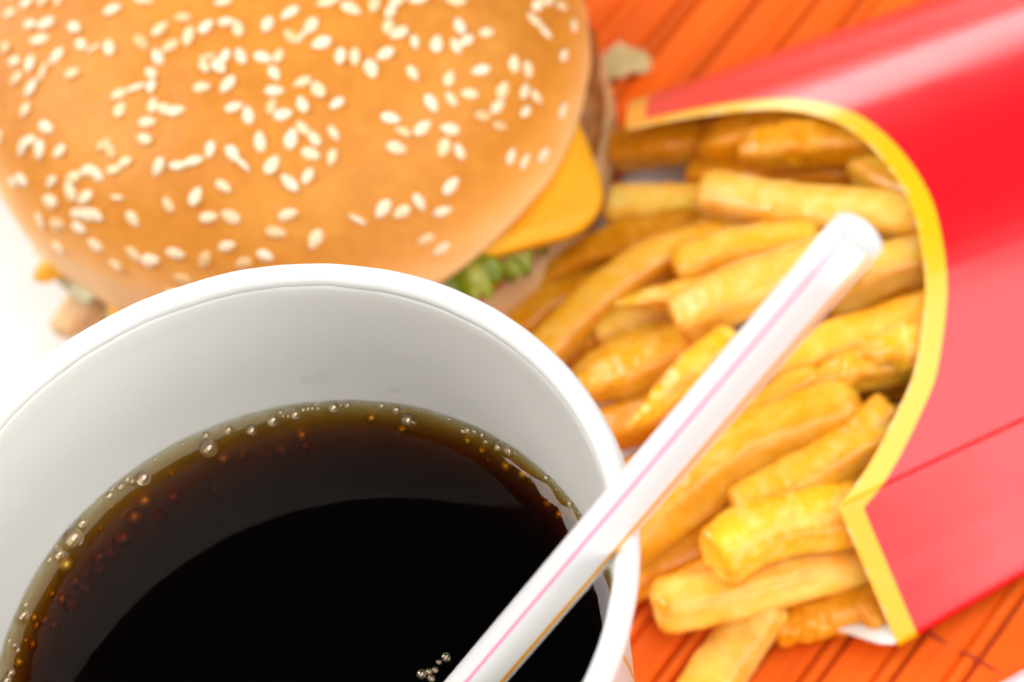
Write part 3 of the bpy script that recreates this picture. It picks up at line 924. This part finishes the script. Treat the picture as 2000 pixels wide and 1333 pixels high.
NA, NR = 200, 60
vv, ff, bake = [], [], []
rows = []
for k in range(NR + 1):
    t_ = k / NR
    rows.append((math.sin(t_ * math.pi / 2), None))
skirt = [(1.004, -1.2), (1.0, -2.6), (.985, -3.9), (.955, -4.8), (.90, -5.2), (.6, -5.2), (.02, -5.2)]
mrow = NR + 1 + len(skirt)
for i in range(NA):
    a = 2 * math.pi * i / NA
    wv = bun_wave(a)
    # the near left flank is paler and baked less
    pale_side = max(0.0, math.cos(a - math.radians(-128))) ** 3
    for k, (x, _) in enumerate(rows):
        x = max(x, .003)
        X, Y = BX + BR * x * wv * math.cos(a), BY + BR * x * wv * math.sin(a)
        z = bun_z(X, Y)
        if k == NR:
            z = BZ + .5 * fbm(X / 16, Y / 16, 2.2)
        vv.append((X, Y, z))
        hgt = (bun_top(BR * x) - BZ) / BH
        bake.append(min(1.0, .30 + hgt * (1.5 - .5 * pale_side)) - .18 * pale_side * (1 - min(1, hgt * 2)))
    for x, dz in skirt:
        sag = (1 + .9 * pale_side) if dz > -5 else (1 + .9 * pale_side)
        X, Y = BX + BR * x * wv * math.cos(a), BY + BR * x * wv * math.sin(a)
        vv.append((X, Y, BZ + dz * sag + .5 * fbm(X / 16, Y / 16, 2.2)))
        bake.append(max(0, .22 + dz * .05))
for i in range(NA):
    for j in range(mrow - 1):
        a, b = i * mrow, ((i + 1) % NA) * mrow
        ff.append((a + j, a + j + 1, b + j + 1, b + j))
crown = link('crown_bun', vv, ff, M['bun'], burger)
at = crown.data.attributes.new('bake', 'FLOAT', 'POINT')
at.data.foreach_set('value', bake)


def seed_mesh(thin_):
    bm = bmesh.new()
    bmesh.ops.create_uvsphere(bm, u_segments=12, v_segments=8, radius=1)
    for q in bm.verts:
        x, y, z = q.co
        taper = 1 - .42 * max(0, x) ** 1.3
        wd = .48 if thin_ else .95
        q.co = (x * 1.62 * MM, y * wd * taper * MM, z * .40 * taper * MM)
    me = bpy.data.meshes.new('sesame_seed')
    bm.to_mesh(me)
    bm.free()
    me.materials.append(M['seed'])
    me.polygons.foreach_set('use_smooth', [True] * len(me.polygons))
    return me


seed_me = [seed_mesh(False), seed_mesh(True)]
random.seed(5)
for x, y, a, th in SEEDS:
    o = bpy.data.objects.new('sesame_seed', seed_me[th])
    COL.objects.link(o)
    o.parent = crown
    e = .8
    n = Vector((bun_z(x - e, y) - bun_z(x + e, y), bun_z(x, y - e) - bun_z(x, y + e), 2 * e)).normalized()
    n = (n + Vector((random.uniform(-.16, .16), random.uniform(-.16, .16), 0))).normalized()
    if random.random() < .5:
        a += math.pi
    tx = Vector((math.cos(a), math.sin(a), 0))
    tx = (tx - n * tx.dot(n)).normalized()
    ty = n.cross(tx)
    s = random.uniform(.86, 1.12)
    mm = Matrix((tx, ty, n)).transposed().to_4x4() @ Matrix.Diagonal((s, s * random.uniform(.9, 1.1), random.uniform(.8, 1.1), 1))
    mm.translation = (Vector((x, y, bun_z(x, y))) + n * .28) * MM
    o.matrix_world = mm


def disc(name, cx, cy, rad, z0, z1, material, seed, amp, rnd, parent=burger, top=None, fine=.3, na=140):
    """a round slab with rounded uneven edge; optional second material on its top face."""
    v, f, mi = [], [], []
    h = z1 - z0
    pr = [(.02, z1), (.4, z1), (.75, z1), (1 - rnd / rad, z1)]
    for k in range(1, 8):
        a = math.pi * k / 8
        pr.append((1 - rnd / rad + rnd / rad * math.sin(a), (z0 + z1) / 2 + h / 2 * math.cos(a)))
    pr += [(1 - rnd / rad, z0), (.5, z0), (.02, z0)]
    m = len(pr)
    for i in range(na):
        a = 2 * math.pi * i / na
        wv = 1 + amp * fbm(2.2 * math.cos(a), 2.2 * math.sin(a), seed)
        for x, z in pr:
            X, Y = cx + rad * x * wv * math.cos(a), cy + rad * x * wv * math.sin(a)
            k = fbm(X / 4, Y / 4, z / 4 + seed) * fine
            v.append((X + k * math.cos(a), Y + k * math.sin(a), z + k * .6 * (1 if 0 < x < 2 else 0)))
    for i in range(na):
        for j in range(m - 1):
            a, b = i * m, ((i + 1) % na) * m
            f.append((a + j, a + j + 1, b + j + 1, b + j))
            mi.append(1 if top and j < 4 else 0)
    o = link(name, v, f, mats=[material] + ([top] if top else []), parent=parent)
    if top:
        o.data.polygons.foreach_set('material_index', mi)
    return o


disc('heel_bun', 16.5, 143.5, 46.8, 3.0, 14.5, M['heel'], 3.1, .012, 4.5, top=M['crumb'])
disc('beef_patty', 15.2, 143.0, 47.0, 14.6, 23.2, M['patty'], 6.1, .025, 4.0, fine=.9)


def cheese(name, cx, cy, ang, side, z, droop):
    v, f = [], []
    N = 28
    for lay in (0, 1):
        for i in range(N + 1):
            for j in range(N + 1):
                x, y = (i / N - .5) * side, (j / N - .5) * side
                # rounded corners
                px, py = abs(x) - side / 2 + 9, abs(y) - side / 2 + 9
                if px > 0 and py > 0:
                    q = math.hypot(px, py)
                    if q > 9:
                        x -= math.copysign(px - px * 9 / q, x)
                        y -= math.copysign(py - py * 9 / q, y)
                X = cx + x * math.cos(ang) - y * math.sin(ang)
                Y = cy + x * math.sin(ang) + y * math.cos(ang)
                rr = math.hypot(X - 12, Y - 142)
                dz = -droop * max(0, rr - 43) ** 1.5 / 20 + .5 * fbm(X / 14, Y / 14, 3.3)
                v.append((X, Y, z + dz - (2.3 if lay else 0)))
    K = (N + 1) ** 2
    for i in range(N):
        for j in range(N):
            a = i * (N + 1) + j
            f.append((a, a + N + 1, a + N + 2, a + 1))
            f.append((K + a, K + a + 1, K + a + N + 2, K + a + N + 1))
    edge = [(i, 0) for i in range(N)] + [(N, j) for j in range(N)] + [(N - i, N) for i in range(N)] + [(0, N - j) for j in range(N)]
    for (i, j), (i2, j2) in zip(edge, edge[1:] + edge[:1]):
        a, b = i * (N + 1) + j, i2 * (N + 1) + j2
        f.append((a, K + a, K + b, b))
    return link(name, v, f, M['cheese'], burger)


cheese('cheese_slice', 12.5, 141.0, math.radians(4), 82.5, 26.4, 1.0)


def leaf(name, az0, az1, r0, r1, z0, z1, material, seed, amp=2.2, cx=11.5, cy=141.5):
    """a crinkled leaf strip hanging out between the bun and the patty."""
    v, f = [], []
    NU, NV = 40, 10
    for i in range(NU + 1):
        u = i / NU
        a = math.radians(az0 + (az1 - az0) * u)
        env = math.sin(math.pi * min(1, max(0, u))) ** .5
        for j in range(NV + 1):
            k = j / NV
            r = r0 + (r1 - r0) * k * (.35 + .65 * env) + amp * .7 * k * fbm(u * 6, k * 1.5, seed)
            z = z0 + (z1 - z0) * k + amp * k * fbm(u * 9, k * 2, seed + 4)
            v.append((cx + r * math.cos(a), cy + r * math.sin(a), z))
    for i in range(NU):
        for j in range(NV):
            q = i * (NV + 1) + j
            f.append((q, q + NV + 1, q + NV + 2, q + 1))
    o = link(name, v, f, material, burger)
    md = o.modifiers.new('thick', 'SOLIDIFY')
    md.thickness = .0006
    return o


leaf('lettuce_leaf', -78, -56, 40, 51.0, 28.5, 23.0, M['lettuce'], 1.1)
leaf('lettuce_leaf', -62, -44, 38, 50.0, 27.5, 19.5, M['lettuce'], 2.7, 2.8)
leaf('lettuce_leaf', -150, -112, 40, 50.5, 29.0, 17.0, M['lettuce_pale'], 4.9, 2.6)
leaf('lettuce_leaf', -185, -146, 40, 50.0, 29.0, 20.0, M['lettuce_pale'], 8.3, 2.0)
leaf('lettuce_leaf', 20, 80, 40, 50.0, 29.0, 22.0, M['lettuce_pale'], 6.3, 2.4)
leaf('lettuce_leaf', 95, 165, 40, 50.5, 29.0, 21.0, M['lettuce'], 7.7, 2.4)
disc('pickle_slice', 48.0, 139.0, 9.5, 26.6, 29.2, M['pickle'], 2.5, .03, 1.2)
disc('sauce', 22.5, 109.5, 12.5, 23.0, 25.6, M['sauce'], 5.5, .12, 1.2, fine=.8)
# a charred scrap of patty and a cheese tip poking out on the white paper side
leaf('meat_scrap', -160, -150, 40, 55.0, 21, 14.0, M['heel'], 3.9, 1.2)
leaf('cheese_drip', -163, -156, 40, 53.0, 27.5, 23.0, M['cheese'], 5.9, .6)

# a piece of chopped onion fallen on the mat
v, f = [], []
N = 14
for lay in (0, 1):
    for i in range(N + 1):
        for j in range(9):
            x, y = (i / N - .5) * 8.6, (j / 8 - .5) * (6.6 - 3.0 * abs(i / N - .4) ** 1.5 * 3) + .9 * fbm(i / 4, j / 3, 6.6)
            X, Y = 67.5 + x * .94 + y * .34, 151.5 - x * .34 + y * .94
            z = 4.0 + 1.8 * (x / 4.5) ** 2 * -.35 + .4 * fbm(X / 3, Y / 3, 1.2)
            v.append((X, Y, z - (1.5 if lay else 0)))
K = (N + 1) * 9
for i in range(N):
    for j in range(8):
        a = i * 9 + j
        f.append((a, a + 9, a + 10, a + 1))
        f.append((K + a, K + a + 1, K + a + 10, K + a + 9))
edge = [(i, 0) for i in range(N)] + [(N, j) for j in range(8)] + [(N - i, 8) for i in range(N)] + [(0, 8 - j) for j in range(8)]
for (i, j), (i2, j2) in zip(edge, edge[1:] + edge[:1]):
    a, b = i * 9 + j, i2 * 9 + j2
    f.append((a, K + a, K + b, b))
on = link('onion_piece', v, f, M['onion'])
tag(on, 'small pale onion piece fallen on the mat behind the burger', 'onion')

# ------------------------------------------------------------------ fry carton
carton = thing('fry_carton', 'glossy red card carton of fries with yellow border lying on mat', 'carton')
TH = math.radians(8)
ET, ES = Vector((math.cos(TH), math.sin(TH))), Vector((-math.sin(TH), math.cos(TH)))
T0, T1 = 79.0, 196.0
Q1 = CARTON_SECTION[-1][0]


def carton_pt(q, t):
    s_, z_ = lerp_table(CARTON_SECTION, q, 1), lerp_table(CARTON_SECTION, q, 2)
    s_ = 124 - (124 - s_) * (1 - .00132 * (t - T0))
    zz = 2.6 + (z_ * (1 - .0045 * (t - T0)) - 2.6)
    zz = max(2.6, zz)
    if abs(q - CARTON_CREASE) < .01:      # the folded score line is pressed in
        s_ += .22
        zz -= .34
    xy = ET * t + ES * s_
    return (xy.x, xy.y, zz)


qs = []
q = 0.0
while q < Q1:
    qs.append(q)
    step = 1.0
    if 112 < q < 121:
        step = .2
    elif 33 < q < 42:
        step = .35
    q += step
qs.append(Q1)
if CARTON_CREASE not in qs:
    qs += [CARTON_CREASE, CARTON_CREASE - .55, CARTON_CREASE + .55]
    qs.sort()


def smooth_edge():
    """fine polyline of the cut edge in (q, t)"""
    e = CARTON_EDGE
    mid = [p_ for p_ in e[1:-1]]
    sp, _ = spline([(a, b, 0) for a, b in mid], 240)
    pts = [(p_.x, p_.y) for p_ in sp]
    n0 = [(e[0][0] + (pts[0][0] - e[0][0]) * k / 30, e[0][1] + (pts[0][1] - e[0][1]) * k / 30) for k in range(30)]
    n1 = [(pts[-1][0] + (e[-1][0] - pts[-1][0]) * k / 30, pts[-1][1] + (e[-1][1] - pts[-1][1]) * k / 30) for k in range(1, 31)]
    return n0 + pts + n1


EDGE = smooth_edge()
EDGE_M = [EDGE[0]]
for p_ in EDGE[1:]:
    if p_[0] > EDGE_M[-1][0] + 1e-4:
        EDGE_M.append(p_)
vv, ff, em = [], [], []
NV = 54
for q in qs:
    te = lerp_table(EDGE_M, q)
    for k in range(NV + 1):
        t_ = te + (T1 - te) * (k / NV) ** 1.9
        vv.append(carton_pt(q, t_))
        if t_ - te > 26:
            em.append(9.0)
        else:
            em.append(min(math.hypot(q - a, t_ - b) for a, b in EDGE_M))
W = NV + 1
for i in range(len(qs) - 1):
    for j in range(NV):
        a = i * W + j
        ff.append((a, a + 1, a + W + 1, a + W))
ic = qs.index(CARTON_CREASE)
shell = link('printed_panel', vv, ff, mats=[M['carton'], M['card']], parent=carton)
at = shell.data.attributes.new('edge_mm', 'FLOAT', 'POINT')
at.data.foreach_set('value', em)
# a folded crease stays sharp
me = shell.data
sharp = []
ed_at = me.attributes.get('sharp_edge') or me.attributes.new('sharp_edge', 'BOOLEAN', 'EDGE')
for e_ in me.edges:
    a, b = e_.vertices
    if a // W == b // W and abs(a // W - ic) < 2:
        ed_at.data[e_.index].value = True
md = shell.modifiers.new('card', 'SOLIDIFY')
md.thickness = .0004
md.offset = -1
md.material_offset = 1
md.material_offset_rim = 0

# back panel with its scalloped top flap, resting on the mat
out = []
for q, t_ in ((0, EDGE[0][1]),):
    pass
flap = [(12.6, 82.8), (12.6, 80.5), (14.2, 78.2), (19, 74.5), (30, 65), (45, 58), (62, 55), (80, 56), (97, 61), (109, 69), (118, 79), (121.3, 84)]
sp, _ = spline([(a, b, 0) for a, b in flap], 60)
vv, ff = [], []
for k, p_ in enumerate(sp):
    s_, t_ = p_.x, p_.y
    for m_ in range(21):
        tt = t_ + (T1 - t_) * m_ / 20
        ss = 69 + (124 - (124 - s_) * (1 - .00132 * max(0, tt - T0)) - 69) * (1 if tt < 82 else .965)
        xy = ET * tt + ES * ss
        curl = 1.6 * math.exp(-((tt - t_) / 6) ** 2) * (1 if s_ < 25 else .4)
        lift = 4.2 * max(0, min(1, (34 - s_) / 20)) ** 1.5 * max(0, 1 - .0075 * max(0, tt - T0))
        vv.append((xy.x, xy.y, 2.6 + curl * .5 + lift))
for k in range(len(sp) - 1):
    for m_ in range(20):
        a = k * 21 + m_
        ff.append((a, a + 21, a + 22, a + 1))
bp = link('back_panel', vv, ff, M['card'], carton)
md = bp.modifiers.new('card', 'SOLIDIFY')
md.thickness = .0005
# folded bottom
vv, ff = [], []
for i, q in enumerate(qs[::4]):
    P_ = carton_pt(q, T1 - .2)
    vv += [P_, (P_[0], P_[1], 2.5)]
    if i:
        ff.append((2 * i - 2, 2 * i, 2 * i + 1, 2 * i - 1))
link('bottom_panel', vv, ff, M['card'], carton)

# ------------------------------------------------------------------ fries
random.seed(21)


def fry(label, tone, end, wd, ht, pts, seed):
    n, m = 52, 24
    P, Ln = spline(pts, n)
    v, f, crisp = [], [], []
    sd = seed * 7.31
    tw0, tw1 = random.uniform(-.25, .25), random.uniform(-.35, .35)
    for i, c in enumerate(P):
        k = i / (n - 1)
        d = (P[min(i + 1, n - 1)] - P[max(i - 1, 0)]).normalized()
        side = d.cross(Vector((0, 0, 1))).normalized()
        up = side.cross(d).normalized()
        tw = tw0 + (tw1 - tw0) * k
        sx, sy = side * math.cos(tw) + up * math.sin(tw), up * math.cos(tw) - side * math.sin(tw)
        dist0, dist1 = k * Ln, (1 - k) * Ln
        # end shapes
        if end == 'p':
            e0 = min(1, .10 + .9 * (dist0 / (wd * 2.6)) ** .75)
        elif end == 'r':
            e0 = min(1, .45 + .55 * (dist0 / (wd * .9)) ** .7)
        else:
            e0 = min(1, (.84 + .16 * (dist0 / 1.2) ** .5))
        e1 = min(1, .70 + .30 * (dist1 / 1.6) ** .5)
        sc_ = min(e0, e1)
        sc_ *= 1 + .10 * fbm(k * Ln / 9, sd, 1.2)
        off = side * (.55 * fbm(k * Ln / 14, sd, 6.1)) + up * (.4 * fbm(k * Ln / 14, sd, 9.9))
        for j in range(m):
            a = 2 * math.pi * (j + .5) / m
            ca_, sa_ = math.cos(a), math.sin(a)
            ex = 5.5
            rad = (abs(ca_) ** ex + abs(sa_) ** ex) ** (-1 / ex)
            q = c + off + (sx * ca_ * wd / 2 + sy * sa_ * ht / 2) * rad * sc_
            nn = (sx * ca_ + sy * sa_)
            rough = .16 if end == 'b' else .30
            if end == 'r' and dist0 < wd * 1.4:
                rough = .75
            disp = rough * fbm(q.x / 2.6 + sd, q.y / 2.6, q.z / 2.6, 4) + .15 * fbm(q.x / 1.1 + sd, q.y / 1.1, q.z / 1.1, 3)
            q = q + nn * disp
            if i == 0:
                q = q + d * (.9 * fbm(j * .7, sd, 3) if end != 'p' else 0)
            v.append(tuple(q))
            corner = max(0.0, rad - 1.01) / .22
            crisp.append(min(1.0, .85 * corner + (.7 * max(0, 1 - dist0 / 2.2) if end != 'p' else .3) + (.5 if end == 'r' else 0) * max(0, 1 - dist0 / 6)))
    for i in range(n - 1):
        for j in range(m):
            j2 = (j + 1) % m
            f.append((i * m + j, i * m + j2, (i + 1) * m + j2, (i + 1) * m + j))
    for i in (0, n - 1):
        c = Vector((0, 0, 0))
        for j in range(m):
            c += Vector(v[i * m + j])
        c /= m
        d = (P[0] - P[1]).normalized() if i == 0 else (P[-1] - P[-2]).normalized()
        # inner ring for a softly domed cut
        base = len(v)
        for j in range(m):
            q = Vector(v[i * m + j]).lerp(c, .42) + d * (.35 + .35 * fbm(j, sd, i))
            v.append(tuple(q))
            crisp.append(.25)
        v.append(tuple(c + d * .45))
        crisp.append(.15)
        for j in range(m):
            j2 = (j + 1) % m
            q1 = (i * m + j, base + j, base + j2, i * m + j2)
            q2 = (base + j, base + m, base + j2)
            f.append(q1 if i == 0 else q1[::-1])
            f.append(q2 if i == 0 else q2[::-1])
    o = link('french_fry', v, f, M['fries'][tone])
    bm = bmesh.new()
    bm.from_mesh(o.data)
    bmesh.ops.recalc_face_normals(bm, faces=bm.faces)
    bm.to_mesh(o.data)
    bm.free()
    at = o.data.attributes.new('crisp', 'FLOAT', 'POINT')
    at.data.foreach_set('value', crisp)
    md = o.modifiers.new('sub', 'SUBSURF')
    md.levels = 1
    md.render_levels = 1
    return tag(o, label, 'fry', 'fries in and spilling from the red carton')


for k, (label, tone, end, wd, ht, pts) in enumerate(FRIES):
    fry(label, tone, end, wd, ht, pts, k + 1)
